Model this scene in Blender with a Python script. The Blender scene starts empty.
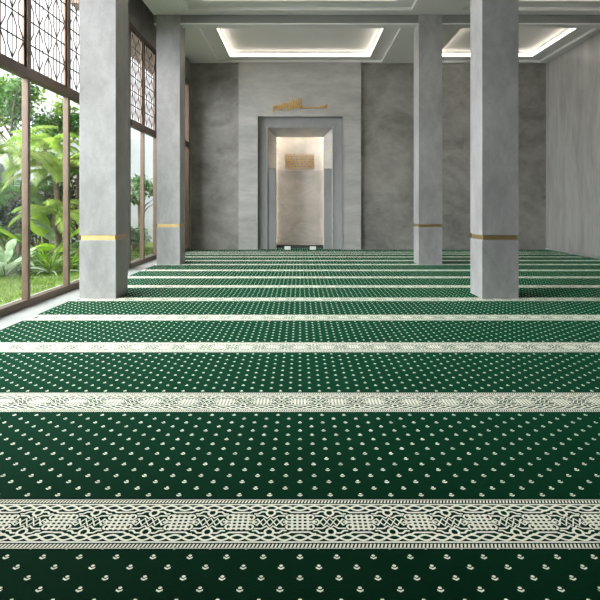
import bpy, math, random
from mathutils import Vector, Matrix

S = bpy.context.scene
COL = S.collection
PI = math.pi
random.seed(11)

# ------------------------------------------------------------------ helpers
class MB:
    """collects geometry for ONE mesh"""
    def __init__(self):
        self.v = []; self.f = []; self.m = []
    def face(self, pts, mi=0):
        n = len(self.v); self.v += [tuple(p) for p in pts]
        self.f.append(tuple(range(n, n + len(pts)))); self.m.append(mi)
    def box(self, x0, x1, y0, y1, z0, z1, mi=0):
        n = len(self.v)
        self.v += [(x0,y0,z0),(x1,y0,z0),(x1,y1,z0),(x0,y1,z0),(x0,y0,z1),(x1,y0,z1),(x1,y1,z1),(x0,y1,z1)]
        for q in ((0,3,2,1),(4,5,6,7),(0,1,5,4),(1,2,6,5),(2,3,7,6),(3,0,4,7)):
            self.f.append(tuple(n+i for i in q)); self.m.append(mi)
    def bar(self, a, b, w, d, up=(1,0,0), mi=0):
        """box bar from a to b; d = size along up, w = size across"""
        a = Vector(a); b = Vector(b); t = (b-a).normalized(); u = Vector(up)
        s = t.cross(u).normalized()
        n = len(self.v)
        for p in (a, b):
            for i, j in ((-1,-1),(1,-1),(1,1),(-1,1)):
                self.v.append(tuple(p + s*(i*w/2) + u*(j*d/2)))
        for q in ((3,2,1,0),(4,5,6,7),(0,1,5,4),(1,2,6,5),(2,3,7,6),(3,0,4,7)):
            self.f.append(tuple(n+i for i in q)); self.m.append(mi)
    def tube(self, pts, rad, seg=8, mi=0):
        pts = [Vector(p) for p in pts]; n0 = len(self.v)
        for k, p in enumerate(pts):
            t = (pts[min(k+1,len(pts)-1)] - pts[max(k-1,0)]).normalized()
            u = t.cross(Vector((0.31,0.95,0.05))).normalized(); w = t.cross(u)
            r = rad[k] if isinstance(rad, (list,tuple)) else rad
            for s in range(seg):
                a = 2*PI*s/seg
                self.v.append(tuple(p + u*math.cos(a)*r + w*math.sin(a)*r))
        for k in range(len(pts)-1):
            for s in range(seg):
                a = n0+k*seg+s; b = n0+k*seg+(s+1)%seg
                self.f.append((a,b,b+seg,a+seg)); self.m.append(mi)
        self.f.append(tuple(n0+s for s in range(seg))[::-1]); self.m.append(mi)
        self.f.append(tuple(n0+(len(pts)-1)*seg+s for s in range(seg))); self.m.append(mi)
    def ribbon(self, pts, w, z, mi=0, closed=False):
        """flat ribbon in the XY plane at height z (carpet weave)"""
        n = len(pts); n0 = len(self.v)
        for k in range(n):
            if closed: p0 = pts[k-1]; p1 = pts[(k+1) % n]
            else: p0 = pts[max(k-1,0)]; p1 = pts[min(k+1,n-1)]
            dx, dy = p1[0]-p0[0], p1[1]-p0[1]; l = math.hypot(dx,dy) or 1
            nx, ny = -dy/l*w/2, dx/l*w/2
            self.v += [(pts[k][0]+nx, pts[k][1]+ny, z), (pts[k][0]-nx, pts[k][1]-ny, z)]
        for k in range(n if closed else n-1):
            a = n0+2*k; b = n0+2*((k+1) % n)
            self.f.append((a, a+1, b+1, b)); self.m.append(mi)
    def build(self, name, mats, parent=None, smooth=False, bevel=0, loc=None):
        me = bpy.data.meshes.new(name)
        me.from_pydata(self.v, [], self.f)
        for m in (mats if isinstance(mats, (list,tuple)) else [mats]): me.materials.append(m)
        if any(self.m): me.polygons.foreach_set('material_index', self.m)
        if smooth: me.polygons.foreach_set('use_smooth', [True]*len(self.f))
        me.update()
        o = bpy.data.objects.new(name, me); COL.objects.link(o)
        if parent: o.parent = parent
        if loc: o.location = loc
        if bevel:
            b = o.modifiers.new('edge', 'BEVEL'); b.width = bevel; b.segments = 2; b.limit_method = 'ANGLE'
        return o

def empty(name, loc, label=None, cat=None, group=None, kind=None, rz=0):
    o = bpy.data.objects.new(name, None); COL.objects.link(o)
    o.location = loc; o.rotation_euler = (0,0,rz); o.empty_display_size = .1
    return tag(o, label, cat, group, kind)
def tag(o, label=None, cat=None, group=None, kind=None):
    if label: o['label'] = label
    if cat: o['category'] = cat
    if group: o['group'] = group
    if kind: o['kind'] = kind
    return o

# ------------------------------------------------------------------ materials
def newmat(name):
    m = bpy.data.materials.new(name); m.use_nodes = True
    nt = m.node_tree; nt.nodes.clear()
    out = nt.nodes.new('ShaderNodeOutputMaterial')
    return m, nt, out
def N(nt, t, **kw):
    n = nt.nodes.new(t)
    for k, v in kw.items():
        if k in n.inputs: n.inputs[k].default_value = v
        else: setattr(n, k, v)
    return n
def math_(nt, op, a, b=None, clamp=False):
    n = nt.nodes.new('ShaderNodeMath'); n.operation = op; n.use_clamp = clamp
    for i, x in enumerate((a, b)):
        if x is None: continue
        if isinstance(x, (int,float)): n.inputs[i].default_value = x
        else: nt.links.new(x, n.inputs[i])
    return n.outputs[0]
def principled(name, col, rough=.5, metal=0, var=.0, scale=20, **kw):
    m, nt, out = newmat(name)
    p = N(nt, 'ShaderNodeBsdfPrincipled'); p.inputs['Roughness'].default_value = rough; p.inputs['Metallic'].default_value = metal
    for k, v in kw.items(): p.inputs[k].default_value = v
    c = (*col, 1)
    if var:
        tc = N(nt, 'ShaderNodeTexCoord'); no = N(nt, 'ShaderNodeTexNoise'); no.inputs['Scale'].default_value = scale; no.inputs['Detail'].default_value = 4
        nt.links.new(tc.outputs['Object'], no.inputs['Vector'])
        r = N(nt, 'ShaderNodeValToRGB')
        r.color_ramp.elements[0].position = .3; r.color_ramp.elements[1].position = .7
        r.color_ramp.elements[0].color = tuple(x*(1-var) for x in col)+(1,); r.color_ramp.elements[1].color = tuple(min(1,x*(1+var)) for x in col)+(1,)
        nt.links.new(no.outputs['Fac'], r.inputs['Fac']); nt.links.new(r.outputs['Color'], p.inputs['Base Color'])
    else: p.inputs['Base Color'].default_value = c
    nt.links.new(p.outputs[0], out.inputs[0])
    return m
def concrete(name, col, rough=.42, var=.22, streak=(1,1,.35), scale=1.3, pores=True, spec=.5):
    """polished cast concrete: big clouds, stretched trowel streaks, fine grain and small air holes"""
    m, nt, out = newmat(name)
    p = N(nt, 'ShaderNodeBsdfPrincipled'); p.inputs['Specular IOR Level'].default_value = spec
    tc = N(nt, 'ShaderNodeTexCoord')
    mp = N(nt, 'ShaderNodeMapping'); mp.inputs['Scale'].default_value = streak
    nt.links.new(tc.outputs['Object'], mp.inputs['Vector'])
    def noise(sc, det, vec, rough=.6, dist=0):
        n = N(nt, 'ShaderNodeTexNoise'); n.inputs['Scale'].default_value = sc; n.inputs['Detail'].default_value = det
        n.inputs['Roughness'].default_value = rough; n.inputs['Distortion'].default_value = dist
        nt.links.new(vec, n.inputs['Vector']); return n.outputs['Fac']
    big = noise(scale, 6, mp.outputs[0], .62, .8)
    mid = noise(scale*5, 5, mp.outputs[0], .7, .4)
    fine = noise(70, 2, tc.outputs['Object'])
    s = math_(nt, 'ADD', math_(nt,'MULTIPLY',big,.62), math_(nt,'MULTIPLY',mid,.28))
    s = math_(nt, 'ADD', s, math_(nt,'MULTIPLY',fine,.10))
    r = N(nt, 'ShaderNodeValToRGB')
    e = r.color_ramp.elements
    e[0].position = .40; e[1].position = .61
    e[0].color = tuple(x*(1-var) for x in col)+(1,); e[1].color = tuple(x*(1+var) for x in col)+(1,)
    nt.links.new(s, r.inputs['Fac'])
    c = r.outputs['Color']
    if pores:
        vo = N(nt, 'ShaderNodeTexVoronoi'); vo.inputs['Scale'].default_value = 13; vo.feature = 'F1'
        nt.links.new(tc.outputs['Object'], vo.inputs['Vector'])
        hole = math_(nt, 'LESS_THAN', vo.outputs['Distance'], .085)
        sel = math_(nt, 'GREATER_THAN', big, .54)
        hole = math_(nt, 'MULTIPLY', math_(nt,'MULTIPLY',hole,sel), .6)
        mx = N(nt, 'ShaderNodeMix', data_type='RGBA'); mx.inputs['B'].default_value = tuple(x*.35 for x in col)+(1,)
        nt.links.new(hole, mx.inputs['Factor']); nt.links.new(c, mx.inputs['A']); c = mx.outputs['Result']
        # Mix node has several A/B/Result sockets: use the colour ones
        for so in mx.inputs:
            if so.type == 'RGBA' and so.name == 'A': nt.links.new(r.outputs['Color'], so)
            if so.type == 'RGBA' and so.name == 'B': so.default_value = tuple(x*.35 for x in col)+(1,)
        c = [o for o in mx.outputs if o.type == 'RGBA'][0]
    nt.links.new(c, p.inputs['Base Color'])
    rr = N(nt, 'ShaderNodeMapRange'); rr.inputs['To Min'].default_value = rough-.1; rr.inputs['To Max'].default_value = rough+.14
    nt.links.new(mid, rr.inputs['Value']); nt.links.new(rr.outputs[0], p.inputs['Roughness'])
    b = N(nt, 'ShaderNodeBump'); b.inputs['Strength'].default_value = .08; b.inputs['Distance'].default_value = .02
    nt.links.new(s, b.inputs['Height']); nt.links.new(b.outputs[0], p.inputs['Normal'])
    nt.links.new(p.outputs[0], out.inputs[0])
    return m
def emitter(name, col, st):
    m, nt, out = newmat(name)
    e = N(nt, 'ShaderNodeEmission'); e.inputs[0].default_value = (*col,1); e.inputs[1].default_value = st
    nt.links.new(e.outputs[0], out.inputs[0]); return m
def leafmat(name, c0, c1, trans=.35, rough=.55):
    m, nt, out = newmat(name)
    tc = N(nt, 'ShaderNodeTexCoord'); no = N(nt, 'ShaderNodeTexNoise'); no.inputs['Scale'].default_value = 3.5; no.inputs['Detail'].default_value = 3
    nt.links.new(tc.outputs['Object'], no.inputs['Vector'])
    r = N(nt, 'ShaderNodeValToRGB'); r.color_ramp.elements[0].position = .35; r.color_ramp.elements[1].position = .65
    r.color_ramp.elements[0].color = (*c0,1); r.color_ramp.elements[1].color = (*c1,1)
    nt.links.new(no.outputs['Fac'], r.inputs['Fac'])
    p = N(nt, 'ShaderNodeBsdfPrincipled'); p.inputs['Roughness'].default_value = rough; p.inputs['Specular IOR Level'].default_value = .22
    t = N(nt, 'ShaderNodeBsdfTranslucent'); mx = N(nt, 'ShaderNodeMixShader'); mx.inputs[0].default_value = trans
    nt.links.new(r.outputs[0], p.inputs['Base Color']); nt.links.new(r.outputs[0], t.inputs['Color'])
    nt.links.new(p.outputs[0], mx.inputs[1]); nt.links.new(t.outputs[0], mx.inputs[2]); nt.links.new(mx.outputs[0], out.inputs[0])
    return m

CREAM = (.92,.90,.75)
GREEN0 = (.0004,.0068,.0021); GREEN1 = (.0009,.0135,.0044)
def pile_base(nt, p, tc, c0, c1):
    no = N(nt, 'ShaderNodeTexNoise'); no.inputs['Scale'].default_value = 160; no.inputs['Detail'].default_value = 3
    n2 = N(nt, 'ShaderNodeTexNoise'); n2.inputs['Scale'].default_value = 2.2; n2.inputs['Detail'].default_value = 3
    nt.links.new(tc.outputs['Object'], no.inputs['Vector']); nt.links.new(tc.outputs['Object'], n2.inputs['Vector'])
    s = math_(nt, 'ADD', math_(nt,'MULTIPLY',no.outputs['Fac'],.6), math_(nt,'MULTIPLY',n2.outputs['Fac'],.4))
    r = N(nt, 'ShaderNodeValToRGB'); r.color_ramp.elements[0].position = .32; r.color_ramp.elements[1].position = .68
    r.color_ramp.elements[0].color = (*c0,1); r.color_ramp.elements[1].color = (*c1,1)
    nt.links.new(s, r.inputs['Fac'])
    b = N(nt, 'ShaderNodeBump'); b.inputs['Strength'].default_value = .35; b.inputs['Distance'].default_value = .004
    nt.links.new(no.outputs['Fac'], b.inputs['Height']); nt.links.new(b.outputs[0], p.inputs['Normal'])
    p.inputs['Roughness'].default_value = .9; p.inputs['Specular IOR Level'].default_value = .05
    p.inputs['Sheen Weight'].default_value = SHEEN; p.inputs['Sheen Roughness'].default_value = .5
    return r.outputs[0]
SHEEN = .10
SKY0, SKY1 = .22, 5.0
def carpet_field():
    m, nt, out = newmat('green_pile_with_buds')
    p = N(nt, 'ShaderNodeBsdfPrincipled'); tc = N(nt, 'ShaderNodeTexCoord')
    g = pile_base(nt, p, tc, GREEN0, GREEN1)
    p.inputs['Sheen Tint'].default_value = (.04,.80,.36,1)
    sp = N(nt, 'ShaderNodeSeparateXYZ'); nt.links.new(tc.outputs['UV'], sp.inputs[0])
    PX, PY = .127, .104
    def bud(ox, oy):
        u = math_(nt,'MULTIPLY', math_(nt,'SUBTRACT', math_(nt,'FRACT', math_(nt,'ADD', math_(nt,'DIVIDE',sp.outputs[0],PX), ox+50)), .5), PX)
        v = math_(nt,'MULTIPLY', math_(nt,'SUBTRACT', math_(nt,'FRACT', math_(nt,'ADD', math_(nt,'DIVIDE',sp.outputs[1],PY), oy+50)), .5), PY)
        a = math_(nt,'POWER', math_(nt,'DIVIDE',u,.0062), 2.0)
        b = math_(nt,'POWER', math_(nt,'DIVIDE', math_(nt,'SUBTRACT',v,.0055), .0056), 2.0)
        dot = math_(nt,'LESS_THAN', math_(nt,'ADD',a,b), 1.0)
        au = math_(nt,'ABSOLUTE',u)
        line = math_(nt,'ABSOLUTE', math_(nt,'SUBTRACT', math_(nt,'ADD',v,.0100), math_(nt,'MULTIPLY',au,.62)))
        chev = math_(nt,'MULTIPLY', math_(nt,'LESS_THAN',line,.0038), math_(nt,'LESS_THAN',au,.0105))
        return math_(nt,'MAXIMUM',dot,chev)
    mask = math_(nt,'MAXIMUM', bud(.5,.5), bud(0,0))
    mx = N(nt, 'ShaderNodeMix', data_type='RGBA')
    A = [s for s in mx.inputs if s.type == 'RGBA']
    nt.links.new(mask, mx.inputs[0]); nt.links.new(g, A[0]); A[1].default_value = (*CREAM,1)
    nt.links.new([o for o in mx.outputs if o.type == 'RGBA'][0], p.inputs['Base Color'])
    nt.links.new(p.outputs[0], out.inputs[0]); return m
def pile(name, c0, c1, tint=(1,1,1)):
    m, nt, out = newmat(name)
    p = N(nt, 'ShaderNodeBsdfPrincipled'); tc = N(nt, 'ShaderNodeTexCoord')
    nt.links.new(pile_base(nt, p, tc, c0, c1), p.inputs['Base Color'])
    p.inputs['Sheen Tint'].default_value = (*tint,1)
    nt.links.new(p.outputs[0], out.inputs[0]); return m
def glassmat():
    m, nt, out = newmat('clear_glass')
    t = N(nt, 'ShaderNodeBsdfTransparent'); t.inputs[0].default_value = (.96,.98,.97,1)
    g = N(nt, 'ShaderNodeBsdfGlossy'); g.inputs['Roughness'].default_value = .02
    f = N(nt, 'ShaderNodeLayerWeight'); f.inputs['Blend'].default_value = .5
    fac = math_(nt, 'ADD', math_(nt,'MULTIPLY', math_(nt,'POWER', f.outputs['Facing'], 5.0), .6), .03)
    mx = N(nt, 'ShaderNodeMixShader')
    nt.links.new(fac, mx.inputs[0]); nt.links.new(t.outputs[0], mx.inputs[1]); nt.links.new(g.outputs[0], mx.inputs[2])
    nt.links.new(mx.outputs[0], out.inputs[0]); return m

M = dict(
    pillar = concrete('pillar_concrete', (.312,.305,.303), .42, .22, (1,1,.6), 1.5),
    wall = concrete('wall_concrete', (.255,.243,.226), .38, .34, (.7,1,.9), 1.1),
    rwall = concrete('streaked_concrete', (.32,.312,.295), .32, .2, (1.7,1.7,.32), 1.7, pores=False),
    facing = concrete('facing_concrete', (.40,.39,.375), .42, .2, (.5,1,1.4), .9, pores=False),
    stone = concrete('grey_marble', (.33,.32,.31), .38, .16, (.6,.6,1.8), 1.6, pores=False),
    lining = concrete('veined_grey_marble', (.19,.185,.18), .36, .2, (.8,.8,1.4), 2.2, pores=False),
    dstone = concrete('slate_stone', (.27,.27,.275), .4, .12, (1,1,.4), 1.6, pores=False),
    beam = principled('shaded_beam_plaster', (.20,.205,.20), .7, var=.06, scale=2),  # beam plaster darkened: shade of its front face put into the colour
    plaster = principled('ceiling_plaster', (.76,.755,.75), .75, var=.02, scale=1.2),
    floor = concrete('pale_marble', (.46,.455,.445), .22, .07, (1,.6,1), 1.2, pores=False),
    pave = concrete('pale_paving', (.52,.52,.50), .7, .06, (1,1,1), 2, pores=False),
    bronze = principled('bronze_aluminium', (.125,.083,.057), .42, .35, var=.10, scale=6),
    fret = principled('dark_bronze', (.060,.038,.026), .5, .3, var=.1, scale=6),
    brass = principled('brushed_brass', (.60,.43,.20), .36, .9, var=.10, scale=14),
    gold = principled('gilded_metal', (.83,.55,.19), .30, .85, var=.15, scale=30),
    steel = principled('satin_steel', (.62,.62,.62), .3, .8),
    glass = glassmat(),
    led = emitter('cove_led', (1.0,.90,.76), 1.5),
    nled = emitter('niche_led', (1.0,.86,.68), 13),
    field = carpet_field(),
    cream = pile('cream_yarn', tuple(c*.86 for c in CREAM), tuple(c*1.05 for c in CREAM)),
    ground = pile('deep_green_yarn', GREEN0, GREEN1, (.04,.8,.36)),
    gap_shade = principled('gap_shade_dark', (.03,.035,.03), .6),  # near-black tone painting the shade under the niche lining
    white = principled('white_stone', (.72,.74,.70), .5, var=.04, scale=30),
    gwall = principled('white_render', (.42,.43,.44), .85, var=.05, scale=2),
    soffit = principled('timber_soffit', (.20,.14,.10), .6, var=.2, scale=5),
    bark = principled('palm_bark', (.16,.12,.08), .9, var=.3, scale=20),
    lawn = leafmat('lawn_turf', (.10,.155,.025), (.16,.22,.045), 0, .8),
    blade = leafmat('grass_blade', (.11,.18,.025), (.19,.27,.05), .3),
    pale = leafmat('pale_fern_green', (.17,.29,.045), (.33,.44,.09), .45),
    mid = leafmat('mid_green', (.035,.115,.018), (.095,.21,.035), .35),
    dark = leafmat('dark_green', (.010,.034,.010), (.028,.07,.02), .25),
    lime = leafmat('lime_green', (.19,.36,.02), (.33,.50,.04), .5),
    frost = leafmat('frosted_green', (.20,.32,.15), (.62,.70,.52), .35),
    silver = leafmat('silver_green', (.15,.25,.11), (.42,.52,.33), .3),
)

# ------------------------------------------------------------------ key dimensions (metres; x right, y away from camera, z up)
CAMZ = 1.232; F = 520.0; HY = 204.0
CEIL = CAMZ + 3.79
XL, XR, YB = -2.93, 6.62, 14.0
XW = -3.27                                       # inner face of the window frames
YR = -3.0                                        # rear wall, behind the camera
WH = 4.73                                        # window head

# ------------------------------------------------------------------ room shell
b = MB(); b.box(-3.45, XR+.3, YR-.2, 15.6, -.2, 0); tag(b.build('floor', M['floor']), 'pale marble floor along the windows', kind='structure')
b = MB(); b.box(XR, XR+.3, YR-.2, YB, 0, CEIL); tag(b.build('wall_right', M['rwall']), kind='structure')
b = MB()
b.box(XL-.6, -1.14, YB, YB+.3, 0, CEIL+.6); b.box(1.14, XR+.3, YB, YB+.3, 0, CEIL+.6); b.box(-1.14, 1.14, YB, YB+.3, 3.57, CEIL+.6)
tag(b.build('wall_back', M['wall']), kind='structure')
b = MB(); b.box(-3.5, XR+.3, YR-.2, YR, 0, CEIL+.8); tag(b.build('wall_rear', M['wall']), kind='structure')
# left wall: header above the windows, the piers between them, and the return that closes the corner
b = MB()
b.box(-3.45, XW, YR, 12.75, WH, CEIL+.8)
b.box(-3.45, XW, 9.62, 9.98, 0, WH)
b.box(-3.45, XW, YR, 1.89, 0, WH)  # unseen blank stretch before the first window, its length shaped to limit light
b.box(-3.45, -3.0, 12.75, 12.90, 0, CEIL+.8)
b.box(-3.2, XL, 12.75, 12.98, 0, CEIL+.8); b.box(-3.2, XL, 13.72, YB, 0, CEIL+.8); b.box(-3.2, XL, 12.98, 13.72, 4.46, CEIL+.8)
tag(b.build('wall_left', M['wall']), kind='structure')

# ceiling: a stepped slab (bays with a shallow border and a deeper lit tray)
xs = sorted({XL, -2.18, -1.83, 1.83, 2.18, 3.16, 3.54, 6.07, 6.42, XR})
ys = sorted({YR, 7.0, 7.35, 9.83, 10.18, 11.0, 11.35, 13.6, 13.9, YB})
LV = (0, .06, .20)
def level(x, y):
    for (bx0, bx1, ix0, ix1) in ((-2.18,2.18,-1.83,1.83), (3.16,6.42,3.54,6.07)):
        for (by0, by1, iy0, iy1) in ((7.0,10.18,7.35,9.83), (11.0,13.9,11.35,13.6)):
            if ix0 < x < ix1 and iy0 < y < iy1: return 2
            if bx0 < x < bx1 and by0 < y < by1: return 1
    return 0
b = MB()
def lv(i, j):
    if 0 <= i < len(xs)-1 and 0 <= j < len(ys)-1: return LV[level((xs[i]+xs[i+1])/2, (ys[j]+ys[j+1])/2)]
    return None
for i in range(len(xs)-1):
    for j in range(len(ys)-1):
        h = lv(i,j); z = CEIL+h
        b.face([(xs[i],ys[j],z),(xs[i],ys[j+1],z),(xs[i+1],ys[j+1],z),(xs[i+1],ys[j],z)])
        h2 = lv(i+1,j)
        if h2 is not None and h2 != h: b.face([(xs[i+1],ys[j],CEIL+h),(xs[i+1],ys[j+1],CEIL+h),(xs[i+1],ys[j+1],CEIL+h2),(xs[i+1],ys[j],CEIL+h2)])
        h2 = lv(i,j+1)
        if h2 is not None and h2 != h: b.face([(xs[i],ys[j+1],CEIL+h),(xs[i+1],ys[j+1],CEIL+h),(xs[i+1],ys[j+1],CEIL+h2),(xs[i],ys[j+1],CEIL+h2)])
b.face([(XL,YR,CEIL),(XL,YB,CEIL),(XL,YB,CEIL+.8),(XL,YR,CEIL+.8)])          # edge of the slot along the windows
tag(b.build('ceiling', M['plaster']), kind='structure')
b = MB(); b.box(-3.5, XR+.3, YR-.2, YB+.3, CEIL+.8, CEIL+1.0); tag(b.build('roof', M['gwall']), kind='structure')
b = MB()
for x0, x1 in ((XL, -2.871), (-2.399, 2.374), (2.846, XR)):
    b.box(x0, x1, 10.42, 10.66, CEIL-.165, CEIL-.001); b.box(x0, x1, 10.42, 10.66, CEIL-.19, CEIL-.165, 1)  # body in the painted shade tone, underside casing in the plain ceiling plaster
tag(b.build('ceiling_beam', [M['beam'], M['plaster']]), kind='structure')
b = MB(); b.box(-4.3, -3.5, 9.7, 17.0, 4.98, 5.16); tag(b.build('roof_eave', M['soffit']), kind='structure')
b = MB(); b.box(XR-.02, XR-.001, YR, YB-.001, .012, .05); tag(b.build('baseboard_right', M['steel']), kind='structure')

# LED rings inside the ceiling trays
def cove(x0, x1, y0, y1, label):
    z0, z1, t = CEIL+.075, CEIL+.135, .012
    b = MB(); e = .002
    b.box(x0+e, x1-e, y0+e, y0+t, z0, z1); b.box(x0+e, x1-e, y1-t, y1-e, z0, z1)
    b.box(x0+e, x0+t, y0+t, y1-t, z0, z1); b.box(x1-t, x1-e, y0+t, y1-t, z0, z1)
    tag(b.build('cove_light', M['led']), label, 'ceiling light', 'lit rims of the ceiling trays')
cove(-1.83, 1.83, 11.35, 13.6, 'glowing white rim of the middle ceiling tray above the gold lettering')
cove(3.54, 6.07, 11.35, 13.6, 'glowing white rim of the far ceiling tray beside the right wall')
cove(-1.83, 1.83, 7.35, 9.83, 'white light rim at the top edge of the picture, middle ceiling tray before the beam')
cove(3.54, 6.07, 7.35, 9.83, 'white light rim at the top edge, ceiling tray before the beam on the right')

# ------------------------------------------------------------------ pillars
def pillar(cx, y0, label):
    w = .235; d = .465; T = .012
    t = empty('concrete_pillar', (cx, y0+d/2, T), label, 'pillar', 'square concrete pillars', 'thing')
    top = CEIL - T - .0005
    lo = MB(); lo.box(-w, w, -d/2, d/2, 0, .757); lo.build('lower_shaft', M['pillar'], t, bevel=.004)
    br = MB(); g = .016; br.box(-w+g, w-g, -d/2+g, d/2-g, .757, .818)
    br.build('brass_band', M['brass'], t)
    up = MB(); up.box(-w, w, -d/2, d/2, .818, top); up.build('upper_shaft', M['pillar'], t, bevel=.004)
    return t
pillar(-2.60, 6.68, 'big square concrete pillar nearest the garden windows, left of the room')
pillar(2.575, 6.68, 'big square concrete pillar on the right, the nearer of the right pair')
pillar(-2.635, 10.40, 'slimmer-looking concrete pillar at the far end of the windows, by the left back corner')
pillar(2.61, 10.40, 'far concrete pillar right of the niche, behind the big right pillar')

# ------------------------------------------------------------------ windows and lattice screens
def lattice_mesh(w, h):
    """bronze screen of interlaced long hexagons; local x = depth, y along the wall, z up"""
    b = MB(); D = .026; fr = .035
    b.box(-D/2, D/2, 0, fr, 0, h); b.box(-D/2, D/2, w-fr, w, 0, h)
    b.box(-D/2, D/2, fr, w-fr, 0, fr); b.box(-D/2, D/2, fr, w-fr, h-fr, h)
    bars = MB()
    x0, x1, z0, z1 = fr, w-fr, fr, h-fr
    nx, nz = 2, 3
    tw, th = (x1-x0)/nx, (z1-z0)/nz
    def seg(p, q, wd=.017):
        # clip to the field
        (ax, az), (bx, bz) = p, q
        t0, t1 = 0.0, 1.0
        for d, a, lo, hi in ((bx-ax, ax, x0, x1), (bz-az, az, z0, z1)):
            if abs(d) < 1e-9:
                if a < lo-1e-6 or a > hi+1e-6: return
            else:
                s0, s1 = (lo-a)/d, (hi-a)/d
                if s0 > s1: s0, s1 = s1, s0
                t0, t1 = max(t0,s0), min(t1,s1)
        if t1-t0 < 1e-4: return
        A = (0, ax+(bx-ax)*t0, az+(bz-az)*t0); B = (0, ax+(bx-ax)*t1, az+(bz-az)*t1)
        bars.bar(A, B, wd, .009)
    def hexa(cx, cz, hw, hh, sh):
        P = [(cx,cz-hh),(cx+hw,cz-sh),(cx+hw,cz+sh),(cx,cz+hh),(cx-hw,cz+sh),(cx-hw,cz-sh)]
        for k in range(6): seg(P[k], P[(k+1)%6])
    for i in range(-1, nx+1):
        for j in range(-1, nz+1):
            cx, cz = x0+(i+.5)*tw, z0+(j+.5)*th
            hexa(cx, cz, .20*tw, .46*th, .22*th)
            hexa(cx+.5*tw, cz+.5*th, .20*tw, .46*th, .22*th)
    for j in range(nz+1):
        z = z0+j*th
        if 0 < j < nz: seg((x0,z),(x1,z),.017)
        seg((x0,z+.5*th),(x1,z+.5*th),.017)
    for i in range(nx):
        seg((x0+(i+.5)*tw,z0),(x0+(i+.5)*tw,z1),.015)
        if i: seg((x0+i*tw,z0),(x0+i*tw,z1),.015)
    return b, bars
def window(name, y0, y1, mull, screens):
    t = empty(name, (XW, y0, 0), kind='structure')
    fx0, fx1 = -.10, 0
    L = y1-y0
    b = MB(); b.box(fx0, fx1+.015, 0, L, .001, .085); b.build('sill_rail', M['bronze'], t, bevel=.003)
    b = MB(); b.box(fx0, fx1, 0, L, WH-.075, WH-.001); b.build('head_rail', M['bronze'], t, bevel=.003)
    for a in (0, L-.07):
        b = MB(); b.box(fx0, fx1, a, a+.07, .085, WH-.075); b.build('jamb', M['bronze'], t, bevel=.003)
    b = MB(); b.box(fx0+.02, fx1+.02, .07, L-.07, 2.745, 2.86); b.build('transom', M['bronze'], t, bevel=.003)
    cuts = [.07] + [m-y0 for m in mull] + [L-.07]
    for m in cuts[1:-1]:
        b = MB()
        b.box(-.075, -.012, m-.042, m+.042, .085, 2.745)
        b.box(-.012, 0, m-.042, m+.014, .085, 2.745)
        b.box(-.075, 0, m-.042, m+.042, 2.86, WH-.075)
        b.build('mullion', M['bronze'], t, bevel=.002)
    for k in range(len(cuts)-1):
        a, c = cuts[k]+(.042 if k else 0), cuts[k+1]-(.042 if k < len(cuts)-2 else 0)
        b = MB(); b.box(-.050, -.042, a, c, .085, 2.745); b.build('glass_pane', M['glass'], t)
        lab = screens.get(k)
        if lab:
            w = c-a-.004; h = WH-.075-2.86-.004
            s = empty('lattice_screen', (XW-.04, y0+a+.002, 2.862), lab, 'lattice screen', 'bronze lattice screens above the windows')
            fr, bars = lattice_mesh(w, h)
            fr.build('screen_frame', M['bronze'], s); bars.build('fretwork', M['fret'], s)
m1 = [6.29-1.09*k for k in range(3, -1, -1)] + [7.38, 8.47]
window('window_1', 1.89, 9.62, m1, {
    3: 'bronze lattice screen at the top left corner of the picture, nearest of the row',
    4: 'bronze lattice screen left of the big pillar, the fullest view of the first window',
    5: 'bronze lattice screen mostly hidden behind the big left pillar'})
window('window_2', 9.98, 12.75, [10.93, 11.88], {
    0: 'bronze lattice screen just right of the big left pillar, first of the far window',
    1: 'bronze lattice screen beside the far left pillar, second of the far window'})
t = empty('window_3', (XL, 12.98, 0), kind='structure')
b = MB(); b.box(-.12, .012, 0, .06, .001, 4.45); b.build('jamb', M['bronze'], t)
b = MB(); b.box(-.12, .012, .66, .738, .001, 4.45); b.build('jamb', M['bronze'], t)
b = MB(); b.box(-.12, .012, .06, .66, 4.37, 4.45); b.build('head_rail', M['bronze'], t)
b = MB(); b.box(-.12, .012, .06, .66, .001, .085); b.build('sill_rail', M['bronze'], t)
b = MB(); b.box(-.12, .012, .06, .66, 2.745, 2.86); b.build('transom', M['bronze'], t)
b = MB(); b.box(-.06, -.05, .06, .66, .085, 2.745); b.build('glass_pane', M['glass'], t)

# ------------------------------------------------------------------ carpet with woven bands
CX0, CX1, CY0, CY1, CT = -2.9, XR-.022, -1.0, 14.30, .012
bands = [(.65,.95), (1.839,2.143), (3.05,3.357), (4.275,4.58), (5.44,5.72), (6.525,6.77), (7.57,7.80), (8.53,8.75), (9.44,9.66),
         (10.36,10.57), (11.10,11.30), (11.87,12.06), (12.55,12.73), (13.08,13.24)]
car = empty('prayer_carpet', (0,0,0), 'wide dark green prayer carpet dotted with cream buds and cream ornamental bands', 'carpet')
b = MB(); uvs = []
def quad(x0, x1, y0, y1, f=None):
    f = f or (lambda y: (y-y0-.04)*sc)
    b.face([(x0,y0,CT),(x1,y0,CT),(x1,y1,CT),(x0,y1,CT)]); uvs.extend([(x0,f(y0)),(x1,f(y0)),(x1,f(y1)),(x0,f(y1))])
edges = [CY0] + [e for bd in bands for e in bd] + [YB-.13]
for k in range(0, len(edges), 2):
    y0, y1 = edges[k], edges[k+1]; n = max(1, round((y1-y0-.08)/.052)); sc = n*.052/(y1-y0-.08)
    quad(CX0, CX1, y0, y1)
    if k+2 < len(edges): b.face([(CX0,y1,CT),(CX1,y1,CT),(CX1,edges[k+2],CT),(CX0,edges[k+2],CT)]); uvs += [(.0635/2,.026)]*4
sc = 1.0
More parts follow.
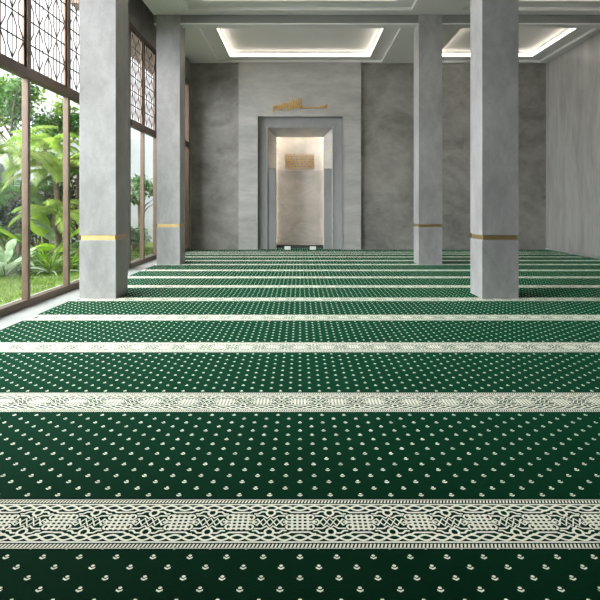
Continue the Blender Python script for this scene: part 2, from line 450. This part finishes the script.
quad(-1.12, 1.12, YB-.13, YB-.002); quad(-.63, .63, YB-.002, CY1)
for (xa,ya,xb,yb_) in ((CX0,CY0,CX1,CY0),(CX1,CY0,CX1,YB-.13),(CX1,YB-.13,CX0,YB-.13),(CX0,YB-.13,CX0,CY0)):   # bound edge
    b.face([(xa,ya,.0005),(xb,yb_,.0005),(xb,yb_,CT),(xa,ya,CT)]); uvs += [(.0635/2,.026)]*4
fo = b.build('pile_field', M['field'], car)
ul = fo.data.uv_layers.new(name='rows')
for k, q in enumerate(uvs): ul.data[k].uv = q
U = .2296
def band(y0, y1):
    b = MB(); k = (y1-y0)/.304; yc = (y0+y1)/2; z0 = CT+.0006; z = CT+.0016
    b.face([(CX0,y0,z0),(CX1,y0,z0),(CX1,y1,z0),(CX0,y1,z0)], 0)
    Y = lambda v: yc+v*k
    lay = [0]
    def rib(pts, w, closed=False):               # every yarn lies at its own tiny height, so crossings never coincide
        lay[0] = (lay[0]+1) % 43
        b.ribbon([(x, Y(v)) for x, v in pts], w*1.12*(.5+.5*k), z+lay[0]*.00004, 1, closed)
    rib([(CX0,.117),(CX1,.117)], .0075); rib([(CX0,-.117),(CX1,-.117)], .0075)
    for xe in (CX0+.025, CX1-.025): rib([(xe,-.117),(xe,.117)], .044)
    # twisted rope edges
    n = int((CX1-CX0)/.0135)
    for i in range(n):
        x = CX0+i*.0135
        for (a, c, s) in ((.127,.146,1), (-.147,-.127,1)):
            b.face([(x,Y(a),z),(x+.0075,Y(a),z),(x+.0135,Y(c),z),(x+.006,Y(c),z)], 1)
    rib([(CX0,.1500),(CX1,.1500)], .0032); rib([(CX0,-.1505),(CX1,-.1505)], .0032)
    u0 = int(math.floor(CX0/U+.5)); u1 = int(math.floor(CX1/U-.5))
    NS = 16
    X0, X1 = (u0+.0)*U, (u1+.5)*U
    if X0-U/2 >= CX0: X0 -= U/2
    # guilloche edges, woven all along
    tot = int((CX1-CX0)/(U/2/NS*1.0))
    for sgn in (1,-1):
        for ph in (0, PI):
            rib([(CX0+(CX1-CX0)*i/tot, sgn*.092+.0155*math.cos(4*PI*(CX0+(CX1-CX0)*i/tot)/U+ph)) for i in range(tot+1)], .0088)
    for u in range(u0, u1+2):
        x = u*U
        def ok(p): return all(CX0 < q[0] < CX1 for q in p)
        def put(p, w, closed=False):
            p = [(x+a, c) for a, c in p]
            if ok(p): rib(p, w, closed)
        # woven knot
        for a in (-.030,-.010,.010,.030): put([(a,-.050),(a,.050)], .0078)
        for c in (-.040,-.020,0,.020,.040): put([(-.040,c),(.040,c)], .0086)
        for sx in (-1,1):
            for c in (-.030,.030): put([(sx*(.040+.012*math.cos(q)), c+.015*math.sin(q)) for q in [2*PI*i/10 for i in range(10)]], .0075, True)
            put([(sx*.030,0),(sx*.066,0)], .008)
            for sy in (-1,1):                    # stepped brackets round the knot
                put([(0,sy*.062),(sx*.034,sy*.062),(sx*.046,sy*.072),(sx*.060,sy*.072)], .0085)
                put([(sx*.050,sy*.052),(sx*.066,sy*.052),(sx*.078,sy*.066),(sx*.094,sy*.066)], .0080)
        # lattice crossing between two knots
        h = U/2
        for sy in (-1,1):
            put([(h-.066,sy*.004),(h-.050,sy*.020),(h-.025,-sy*.022),(h,sy*.024),(h+.025,-sy*.022),(h+.050,sy*.020),(h+.066,sy*.004)], .0085)
            put([(h-.058,sy*.040),(h-.030,sy*.040),(h-.012,sy*.024),(h,sy*.040),(h+.012,sy*.024),(h+.030,sy*.040),(h+.058,sy*.040)], .0078)
            put([(h+.0165*math.cos(q), sy*.060+.019*math.sin(q)) for q in [2*PI*i/12 for i in range(12)]], .0085, True)
    return b
for (y0, y1) in bands:
    band(y0, y1).build('border_band', [M['ground'], M['cream']], car)

# ------------------------------------------------------------------ mihrab
mh = empty('mihrab_niche', (0, YB, 0), 'tall stone prayer niche with lit curved recess in the back wall', 'niche')
b = MB()                                         # raised facing panel with its tall opening (local y = depth from the wall)
for (x0,x1,z0,z1) in ((-1.64,-1.14,.0125,CEIL-.003),(1.14,1.63,.0125,CEIL-.003),(-1.14,1.14,3.57,CEIL-.003)):
    b.box(x0,x1,-.12,-.001,z0,z1)
b.build('facing_panel', M['facing'], mh)
b = MB()
for (x0,x1,z0,z1) in ((-1.139,-.88,.0125,3.569),(.88,1.139,.0125,3.569),(-.88,.88,3.29,3.569)):
    b.box(x0,x1,0.0,.09,z0,z1)
b.build('portal_frame', M['dstone'], mh)
for s in (-1,1):
    b = MB(); b.box(s*1.136-.008, s*1.136+.008, -.128, -.12, .0125, 3.575); b.build('edge_trim', M['steel'], mh)
    b = MB(); b.box(s*.885-.008, s*.885+.008, -.008, 0, .0125, 3.30); b.build('edge_trim', M['steel'], mh)
# splayed reveal
b = MB()
A = (.88, 3.29, .0); B = (.645, 3.075, .34)
for s in (-1,1):
    b.face([(s*A[0],A[2],.0125),(s*A[0],A[2],A[1]),(s*B[0],B[2],B[1]),(s*B[0],B[2],.0125)])
b.face([(-A[0],A[2],A[1]),(A[0],A[2],A[1]),(B[0],B[2],B[1]),(-B[0],B[2],B[1])])
for s in (-1,1): b.box(min(s*.645,s*.66), max(s*.645,s*.66), .34, .355, .0125, 3.09)
b.box(-.645,.645,.34,.355,3.075,3.09)
b.build('splayed_reveal', M['stone'], mh)
for s in (-1,1):
    b = MB(); b.box(min(s*.648,s*.868), max(s*.648,s*.868), .035, .32, .0125, 2.19); b.build('side_panel', M['dstone'], mh, bevel=.006)
# curved back
def arc(rx, ry, y0, z0, z1, n=28, thick=0):
    b = MB(); P = [(rx*(2*i/n-1), y0+ry*(1-(2*i/n-1)**2)) for i in range(n+1)]
    for i in range(n):
        (xa,ya),(xb,yb) = P[i], P[i+1]
        b.face([(xa,ya,z0),(xb,yb,z0),(xb,yb,z1),(xa,ya,z1)])
    return b, P
b, P = arc(.74, .46, .365, .0125, 3.24)
b.face([(x,y,3.24) for x,y in P])
b.build('niche_wall', M['stone'], mh, smooth=False)
b, P = arc(.70, .43, .368, .10, 2.17)
b2, Q = arc(.735, .455, .368, .10, 2.17)
b.face([(x,y,2.17) for x,y in P] + [(x,y,2.17) for x,y in Q[::-1]])
b.build('marble_lining', M['lining'], mh)
for s in (-1,1):
    b = MB(); b.box(min(s*.662,s*.678), max(s*.662,s*.678), .357, .372, .1, 3.09); b.build('light_strip', M['nled'], mh)
b = MB(); b.box(-.64, .64, .362, .385, 3.12, 3.135); b.build('light_strip', M['nled'], mh)
for x, lab in ((-.335,'small pale stone block on the carpet before the niche, left one'), (.345,'small pale stone block on the carpet before the niche, right one')):
    b = MB(); b.box(-.08, .08, -.05, .05, 0, .085)
    tag(b.build('stone_block', M['white'], loc=(x, 13.92, CT), bevel=.008), lab, 'block', 'pale blocks before the niche')

b = MB(); b.box(-.644,.644,.343,.42,.0125,.098); b.build('gap_shade_box', M['gap_shade'], mh)  # added dark box standing in for the shaded gap below the lining
# gold inscription above the niche
def glyph_mesh(text, name):
    cu = bpy.data.curves.new(name, 'FONT'); cu.body = text; cu.size = 1; cu.extrude = .02; cu.resolution_u = 6; cu.offset = .014
    o = bpy.data.objects.new(name, cu); COL.objects.link(o)
    dg = bpy.context.evaluated_depsgraph_get(); dg.update()
    me = bpy.data.meshes.new_from_object(o.evaluated_get(dg))
    bpy.data.objects.remove(o); bpy.data.curves.remove(cu)
    return me
def add_glyphs(mb, me, x0, x1, z0, z1, yf, dep):
    """fit a line of lettering into a rectangle on a wall that faces the camera"""
    vs = [v.co for v in me.vertices]
    ax, bx = min(v.x for v in vs), max(v.x for v in vs); ay, by = min(v.y for v in vs), max(v.y for v in vs)
    n = len(mb.v)
    for v in vs:
        mb.v.append((x0+(v.x-ax)/(bx-ax)*(x1-x0), yf + (dep if v.z < 0 else 0) - dep, z0+(v.y-ay)/(by-ay)*(z1-z0)))
    for p in me.polygons: mb.f.append(tuple(n+i for i in p.vertices)); mb.m.append(0)
    bpy.data.meshes.remove(me)
YF = YB-.12-.001
mb = MB()
rev = lambda s: s[::-1]
# joined letter forms, set right to left
w_right = '\uFE91\uFEB4\u0640\u0640\u0640\u0640\u0640\u0640\u0640\u0640\u0640\u0640\uFEE2'
w_a = '\u0627\uFEDF\uFEE0\uFEEA \u0627\uFEDF\uFEAE\uFEA3\uFEE4\uFEE6'
w_b = '\u0627\uFEDF\uFEAE\uFEA3\uFEF4\uFEE2'
add_glyphs(mb, glyph_mesh(rev(w_right), 'word'), -.02, .72, 3.68, 3.90, YF, .02)
add_glyphs(mb, glyph_mesh(rev(w_a), 'word'), -.60, .02, 3.74, 4.05, YF, .02)
add_glyphs(mb, glyph_mesh(rev(w_b), 'word'), -.74, -.12, 3.66, 3.98, YF, .022)
tag(mb.build('gold_inscription', M['gold']), 'gold calligraphy lettering on the wall above the niche', 'lettering')

# dense gold script panel inside the niche
b = MB(); yb = YB+.365+.46-.16; rnd = random.Random(4)
W, Z0 = .41, 2.235
for r in range(6):
    z = Z0+.006+r*.069; x = -W
    while x < W-.03:
        h = rnd.choice((.028,.042,.056,.062)); w = rnd.uniform(.022,.038)
        b.bar((x+.005,yb,z),(x+.005,yb,z+h), .008, .02, (0,1,0))
        b.bar((x+.005,yb,z+.004),(x+w,yb,z+.004), .009, .02, (0,1,0))
        k = rnd.random()
        if k < .4: b.bar((x+.006,yb,z+h*.7),(x+w*.8,yb,z+h*.7), .008, .02, (0,1,0))
        if k > .4: b.bar((x+w,yb,z),(x+w*.55,yb,z+h), .008, .02, (0,1,0))
        if k > .7: b.bar((x+w*.5,yb,z+.050),(x+w*.5+.010,yb,z+.060), .011, .02, (0,1,0))
        x += w+rnd.choice((.006,.012))
tag(b.build('gold_inscription', M['gold']), 'dense rectangular panel of gold script inside the lit niche', 'lettering')

# ------------------------------------------------------------------ garden
def gx(px, Y): return (px-300)/F*Y               # world x of a picture column at depth Y
b = MB(); b.box(-3.72, -3.451, YR-3, 18.0, -.25, -.03); tag(b.build('path', M['pave']), 'pale paving strip outside the windows', kind='structure')
b = MB(); b.box(-16.0, -3.721, YR-3, 18.0, -.3, -.05); tag(b.build('ground_lawn', M['lawn']), kind='structure')
b = MB(); b.box(-10.3, -10.0, YR-3, 17.6, -.05, 2.6); tag(b.build('garden_wall', M['gwall']), kind='structure')
b = MB(); b.box(-10.0, -2.6, 17.4, 17.7, -.05, 3.4); tag(b.build('garden_wall', M['gwall']), kind='structure')
# grass
b = MB(); rnd = random.Random(3)
for i in range(16000):
    y = 5.5+9.5*rnd.random()**1.2; x = -3.75-2.6*rnd.random()
    h = rnd.uniform(.03,.075); a = rnd.random()*PI; w = .006
    dx, dy = math.cos(a)*w, math.sin(a)*w; lx, ly = rnd.uniform(-.03,.03), rnd.uniform(-.03,.03)
    b.face([(x-dx,y-dy,-.052),(x+dx,y+dy,-.052),(x+lx,y+ly,-.05+h)])
tag(b.build('lawn_grass', M['blade']), 'short green lawn grass outside the windows', 'grass', kind='stuff')

def strip(b, pts, widths, side, fold=.25, mi=0):
    """a leaf blade along pts, creased at its midrib"""
    n0 = len(b.v); n = len(pts)
    for k in range(n):
        t = (pts[min(k+1,n-1)]-pts[max(k-1,0)])
        t = t.normalized() if t.length > 1e-9 else Vector((0,0,1))
        s = side - t*side.dot(t); s = s.normalized() if s.length > 1e-6 else Vector((1,0,0))
        up = s.cross(t); w = widths[k]
        b.v += [tuple(pts[k]-s*w+up*fold*w), tuple(pts[k]), tuple(pts[k]+s*w+up*fold*w)]
    for k in range(n-1):
        a = n0+3*k
        b.f += [(a,a+1,a+4,a+3),(a+1,a+2,a+5,a+4)]; b.m += [mi,mi]
def arch(az, el, L, droop, n):
    """points of a stem that leaves at elevation el and bends down by droop radians"""
    p = Vector((0,0,0)); out = [p.copy()]; d = L/n
    for k in range(n):
        e = el-droop*((k+.5)/n)**1.3
        p = p+Vector((math.cos(az)*math.cos(e), math.sin(az)*math.cos(e), math.sin(e)))*d
        out.append(p.copy())
    return out
def frond(az, el, L, droop, rnd, lw=.018, ll=.34, nl=30, hang=.35):
    b = MB(); sp = arch(az, el, L, droop, 12)
    b.tube(sp, [.016*(1-k/13) + .004 for k in range(13)], 5)
    side = Vector((-math.sin(az), math.cos(az), 0))
    for i in range(nl):
        f = .12+.87*i/nl; q = f*12; k = min(int(q),11); p = sp[k].lerp(sp[k+1], q-k)
        t = (sp[k+1]-sp[k]).normalized()
        l = ll*math.sin(PI*(.12+.86*f)**.9)**.7*rnd.uniform(.85,1.1)
        for s in (-1,1):
            d = (side*s*.82+t*.55+Vector((0,0,-hang*rnd.uniform(.5,1.2)))).normalized()
            pts = [p, p+d*l*.4+Vector((0,0,.02)), p+d*l*.75+Vector((0,0,-.02*hang)), p+d*l+Vector((0,0,-.12*l))]
            strip(b, pts, [lw*.5, lw, lw*.7, .001], t, .1)
    return b
def palm(loc, trunk_h, nf, L, mat, label, group, el=(.2,1.2), droop=(1.0,1.8), seed=1, name='palm_tree', cat='palm', **kw):
    rnd = random.Random(seed); t = empty(name, loc, label, cat, group)
    if trunk_h > .05:
        b = MB(); b.tube([(.06*math.sin(k*.7)*k/6, .04*k/6, trunk_h*k/8) for k in range(9)], [.07-.003*k+(.008 if k%2 else 0) for k in range(9)], 9); b.build('trunk', M['bark'], t, smooth=True)
    for i in range(nf):
        az = 2*PI*i*.382+rnd.uniform(-.2,.2); el_ = rnd.uniform(*el)
        frond(az, el_, L*rnd.uniform(.8,1.1), rnd.uniform(*droop), rnd, **kw).build('frond', mat, t, loc=(.03,.03,max(trunk_h-.02,0)))
    return t
def broad(loc, leaves, mat, label, seed=1, stalk=.5, name='banana_plant', cat='plant', group=None, stem=True):
    """big paddle leaves on stalks: leaves = (azimuth, elevation, stalk length, blade length, half width, droop)"""
    rnd = random.Random(seed); t = empty(name, loc, label, cat, group)
    if stem:
        b = MB(); b.tube([(0,0,0),(.01,0,.15),(0,.01,.3)], [.06,.05,.03], 8); b.build('stem', M['mid'], t, smooth=True)
    for (az, el, sl, bl, hw, dr) in leaves:
        b = MB(); sp = arch(az, el, sl, .12, 5); b.tube(sp, [.018,.016,.014,.012,.011,.009], 6)
        bd = arch(az, el-.15, bl, dr, 10); off = sp[-1]
        side = Vector((-math.sin(az), math.cos(az), 0))
        strip(b, [p+off for p in bd], [hw*max(.02, math.sin(PI*min(1,(k/10)*.97+.03)**.75)) for k in range(11)], side, .3)
        b.build('leaf', mat, t, smooth=True)
    return t
def spiky(loc, n, L, w, mats, label, seed, name='spiky_plant', group=None, el=(.35,1.35)):
    rnd = random.Random(seed); b = MB()
    for i in range(n):
        az = rnd.random()*2*PI; e = rnd.uniform(*el); p = arch(az, e, L*rnd.uniform(.7,1.1), rnd.uniform(.5,1.4), 7)
        strip(b, p, [w*.6,w,w*1.05,w,w*.85,w*.6,w*.3,.001], Vector((-math.sin(az),math.cos(az),0)), .35, rnd.randrange(len(mats)))
    o = b.build(name, mats, loc=loc); tag(o, label, 'plant', group); return o
def leafcloud(b, c, r, n, size, rnd, mi=0, shell=.55):
    for i in range(n):
        d = Vector((rnd.gauss(0,1), rnd.gauss(0,1), rnd.gauss(0,1))).normalized()
        q = rnd.uniform(shell,1)
        p = Vector((c[0]+d.x*r[0]*q, c[1]+d.y*r[1]*q, c[2]+d.z*r[2]*q))
        a = Vector((rnd.gauss(0,1), rnd.gauss(0,1), rnd.gauss(-.3,.8))).normalized()
        s = a.cross(d); s = s.normalized() if s.length > 1e-4 else Vector((1,0,0))
        l = size*rnd.uniform(.7,1.3)
        b.face([p, p+a*l*.5+s*l*.24, p+a*l, p+a*l*.5-s*l*.24], mi)
def bush(loc, r, n, size, mats, label, seed, name='shrub', cat='shrub', group=None, blobs=4):
    rnd = random.Random(seed); t = empty(name, loc, label, cat, group)
    b = MB()
    for k in range(blobs):
        c = (rnd.uniform(-.45,.45)*r[0], rnd.uniform(-.45,.45)*r[1], r[2]*rnd.uniform(.7,1.35))
        leafcloud(b, c, (r[0]*.62, r[1]*.62, r[2]*.62), n//blobs, size, rnd, rnd.randrange(len(mats)), .3)
    b.build('foliage', mats, t)
    b = MB()
    for k in range(5):
        az = k*1.3; b.tube([(0,0,0),(math.cos(az)*r[0]*.2,math.sin(az)*r[1]*.2,r[2]*.6),(math.cos(az)*r[0]*.4,math.sin(az)*r[1]*.4,r[2]*1.2)], [.02,.015,.006], 5)
    b.build('stem', M['bark'], t)
    return t
def tree(loc, h, r, n, size, mats, label, seed, group=None, name='leafy_tree'):
    rnd = random.Random(seed); t = empty(name, loc, label, 'tree', group)
    b = MB(); b.tube([(0,0,0),(.05,0,h*.3),(0,.05,h*.6),(.05,.05,h*.95)], [.09,.075,.06,.02], 8)
    for k in range(7):
        az = k*.9; b.tube([(.02,.03,h*(.45+.05*k)),(math.cos(az)*r*.4,math.sin(az)*r*.4,h*(.6+.05*k)),(math.cos(az)*r*.8,math.sin(az)*r*.8,h*(.68+.05*k))], [.03,.02,.008], 5)
    b.build('trunk', M['bark'], t)
    b = MB()
    for k in range(9):
        az = k*2.4; q = r*.62*math.sqrt(k/9)
        leafcloud(b, (math.cos(az)*q, math.sin(az)*q, h*(.72+.33*rnd.random())), (r*.45, r*.45, r*.34), n//9, size, rnd, rnd.randrange(len(mats)), .2)
    b.build('crown', mats, t)
    return t
G = -.05
# palms and tree ferns
palm((gx(-6,10.8),10.8,G), 2.35, 17, 1.75, M['pale'], 'pale arching tree fern behind the leftmost window pane', 'tree ferns outside', seed=2, el=(.2,1.0), droop=(1.1,1.9), name='tree_fern', nl=44, ll=.30, lw=.013, cat='fern')
palm((gx(46,13.8),13.8,G), 2.75, 18, 1.15, M['lime'], 'tall palm with a bright yellow-green crown, highest in the second pane', 'tree ferns outside', seed=5, el=(.5,1.45), droop=(1.5,2.3), nl=38, ll=.26, lw=.012)
palm((gx(58,11.9),11.9,G), 2.05, 17, 1.45, M['pale'], 'light green tree fern with layered drooping fronds in the second pane', 'tree ferns outside', seed=8, el=(.2,1.0), droop=(1.2,2.0), name='tree_fern', nl=42, ll=.28, lw=.013, cat='fern')
palm((gx(56,11.0),11.0,G), 1.05, 14, 1.15, M['pale'], 'lower light tree fern beneath the layered one in the second pane', 'tree ferns outside', seed=9, el=(.2,1.0), droop=(1.1,1.9), name='tree_fern', nl=36, ll=.26, lw=.013, cat='fern')
palm((gx(80,12.6),12.6,G), 2.0, 14, 1.2, M['mid'], 'green tree fern at the edge of the big left pillar', 'tree ferns outside', seed=12, el=(.2,1.0), droop=(1.0,1.8), name='tree_fern', nl=34, cat='fern', lw=.013)
palm((gx(18,12.8),12.8,G), 1.5, 14, 1.3, M['mid'], 'green tree fern in the first pane, behind the pale arching one', 'tree ferns outside', seed=14, el=(.2,1.0), droop=(1.0,1.8), name='tree_fern', nl=34, cat='fern', lw=.013)
# broad-leaved plants
broad((gx(44,10.2),10.2,G), [(2.2,1.25,.7,.75,.20,.5),(.6,1.0,.75,.8,.19,.9),(3.9,1.0,.7,.75,.18,1.0),(5.2,.8,.6,.7,.17,1.1),(1.4,.7,.5,.65,.16,1.0)], M['lime'], 'banana plant with an upright bright lime leaf in the second pane', 3)
broad((gx(14,11.2),11.2,G), [(.3,1.1,.7,.85,.2,1.0),(2.6,1.0,.7,.9,.2,1.2),(4.2,1.15,.75,.8,.2,.8),(5.3,.9,.6,.8,.18,1.1)], M['mid'], 'dark banana plant with drooping leaves in the first pane', 4)
broad((gx(66,11.0),11.0,G), [(.3,1.0,.6,.8,.18,1.0),(2.6,1.0,.6,.8,.2,1.2),(4.4,1.1,.7,.8,.18,.9),(5.6,.9,.5,.7,.18,1.2)], M['silver'], 'grey-green broad-leaved plant between the tree ferns', 6)
rl = random.Random(9)
broad((gx(4,9.2),9.2,G), [(k*.8, rl.uniform(.45,1.35), rl.uniform(.15,.55), rl.uniform(.40,.52), rl.uniform(.075,.10), rl.uniform(.7,1.4)) for k in range(24)], M['frost'], 'silvery broad-leaved plant low at the left edge of the picture', 7, name='leafy_plant')
# low spiky plants along the lawn
for i, (px, Y, n, L, mats, lab) in enumerate([
    (50,9.6,70,.72,['frost','lime','pale'],'variegated spiky plant at the lawn edge in the second pane'),
    (20,9.4,36,.55,['silver','mid'],'small silver spiky plant at the lawn edge in the first pane'),
    (38,10.2,36,.55,['mid','pale'],'small green spiky plant behind the middle mullion'),
    (70,9.9,36,.5,['mid','lime'],'small green spiky plant behind the mullion nearest the big pillar'),
    (9,9.8,36,.6,['dark','mid'],'dark spiky plant behind the silvery broad-leaved one')]):
    spiky((gx(px,Y),Y,G), n, L, .019, [M[m] for m in mats], lab, 20+i, group='spiky plants along the lawn')
# shrubs
for i, (px, Y, r, n, mats, lab) in enumerate([
    (8,13.0,(1.2,.8,.95),1500,['dark','mid'],'dark round shrub deep in the first pane'),
    (36,13.2,(1.0,.8,1.0),1500,['dark','mid'],'dark shrub behind the middle mullion'),
    (62,13.4,(1.0,.8,1.15),1500,['dark','dark'],'darkest tall shrub in the second pane, behind the ferns'),
    (82,13.2,(.9,.8,1.25),1500,['dark','mid'],'dark shrub half hidden by the big left pillar'),
    (134,14.2,(.5,.4,.38),700,['mid','silver'],'low pale shrub at the foot of the white garden wall, far window')]):
    bush((gx(px,Y),Y,G), r, n, .13, [M[m] for m in mats], lab, 40+i, group='shrubs in the garden')
# trees
tree((gx(10,15.5),15.5,G), 4.7, 1.4, 3400, .15, [M['mid'],M['pale']], 'soft green leafy tree rising high in the first pane', 60, 'trees in the garden')
tree((gx(66,16.2),16.2,G), 4.3, 1.0, 2200, .15, [M['mid'],M['pale']], 'light leafy tree rising behind the palm in the second pane', 61, 'trees in the garden')
tree((gx(139,15.4),15.4,G), 1.95, .62, 520, .16, [M['mid'],M['silver']], 'small thin tree before the white wall in the far window', 62, 'trees in the garden')

# ------------------------------------------------------------------ light, camera, output
w = bpy.data.worlds.new('World'); S.world = w; w.use_nodes = True
wt = w.node_tree; bg = wt.nodes['Background']; bg.inputs[0].default_value = (.93,.97,1.0,1)
# hazy bright sky: brightest around the veiled sun (behind, to the left), paler on the far side
wc = wt.nodes.new('ShaderNodeTexCoord'); vm = wt.nodes.new('ShaderNodeVectorMath'); vm.operation = 'DOT_PRODUCT'
wt.links.new(wc.outputs['Generated'], vm.inputs[0]); vm.inputs[1].default_value = Vector((-.95,-.25,.22)).normalized()
g = math_(wt, 'POWER', math_(wt, 'MULTIPLY', math_(wt, 'ADD', vm.outputs['Value'], 1.0), .5), 6.0)
wt.links.new(math_(wt, 'ADD', math_(wt, 'MULTIPLY', g, SKY1), SKY0), bg.inputs[1])
sl = bpy.data.lights.new('sun', 'SUN'); sl.energy = .55; sl.angle = math.radians(28); sl.color = (1,.98,.95)
so = bpy.data.objects.new('sun', sl); COL.objects.link(so); so.location = (-12,-12,12)
so.rotation_euler = Vector((.45,.85,-.50)).to_track_quat('-Z','Y').to_euler()

cd = bpy.data.cameras.new('camera'); cam = bpy.data.objects.new('camera', cd); COL.objects.link(cam)
cam.location = (0,0,CAMZ); cam.rotation_euler = (PI/2,0,0)
cd.sensor_width = 36; cd.lens = 36*F/600; cd.shift_y = -(300-HY)/600; cd.clip_start = .05
S.camera = cam
S.view_settings.view_transform = 'Standard'; S.view_settings.look = 'None'; S.view_settings.gamma = 1
S.view_settings.use_curve_mapping = False; S.view_settings.exposure = 2.25
S.cycles.use_denoising = True
S.cycles.max_bounces = 12; S.cycles.diffuse_bounces = 8; S.cycles.transparent_max_bounces = 16
S.cycles.sample_clamp_indirect = 8
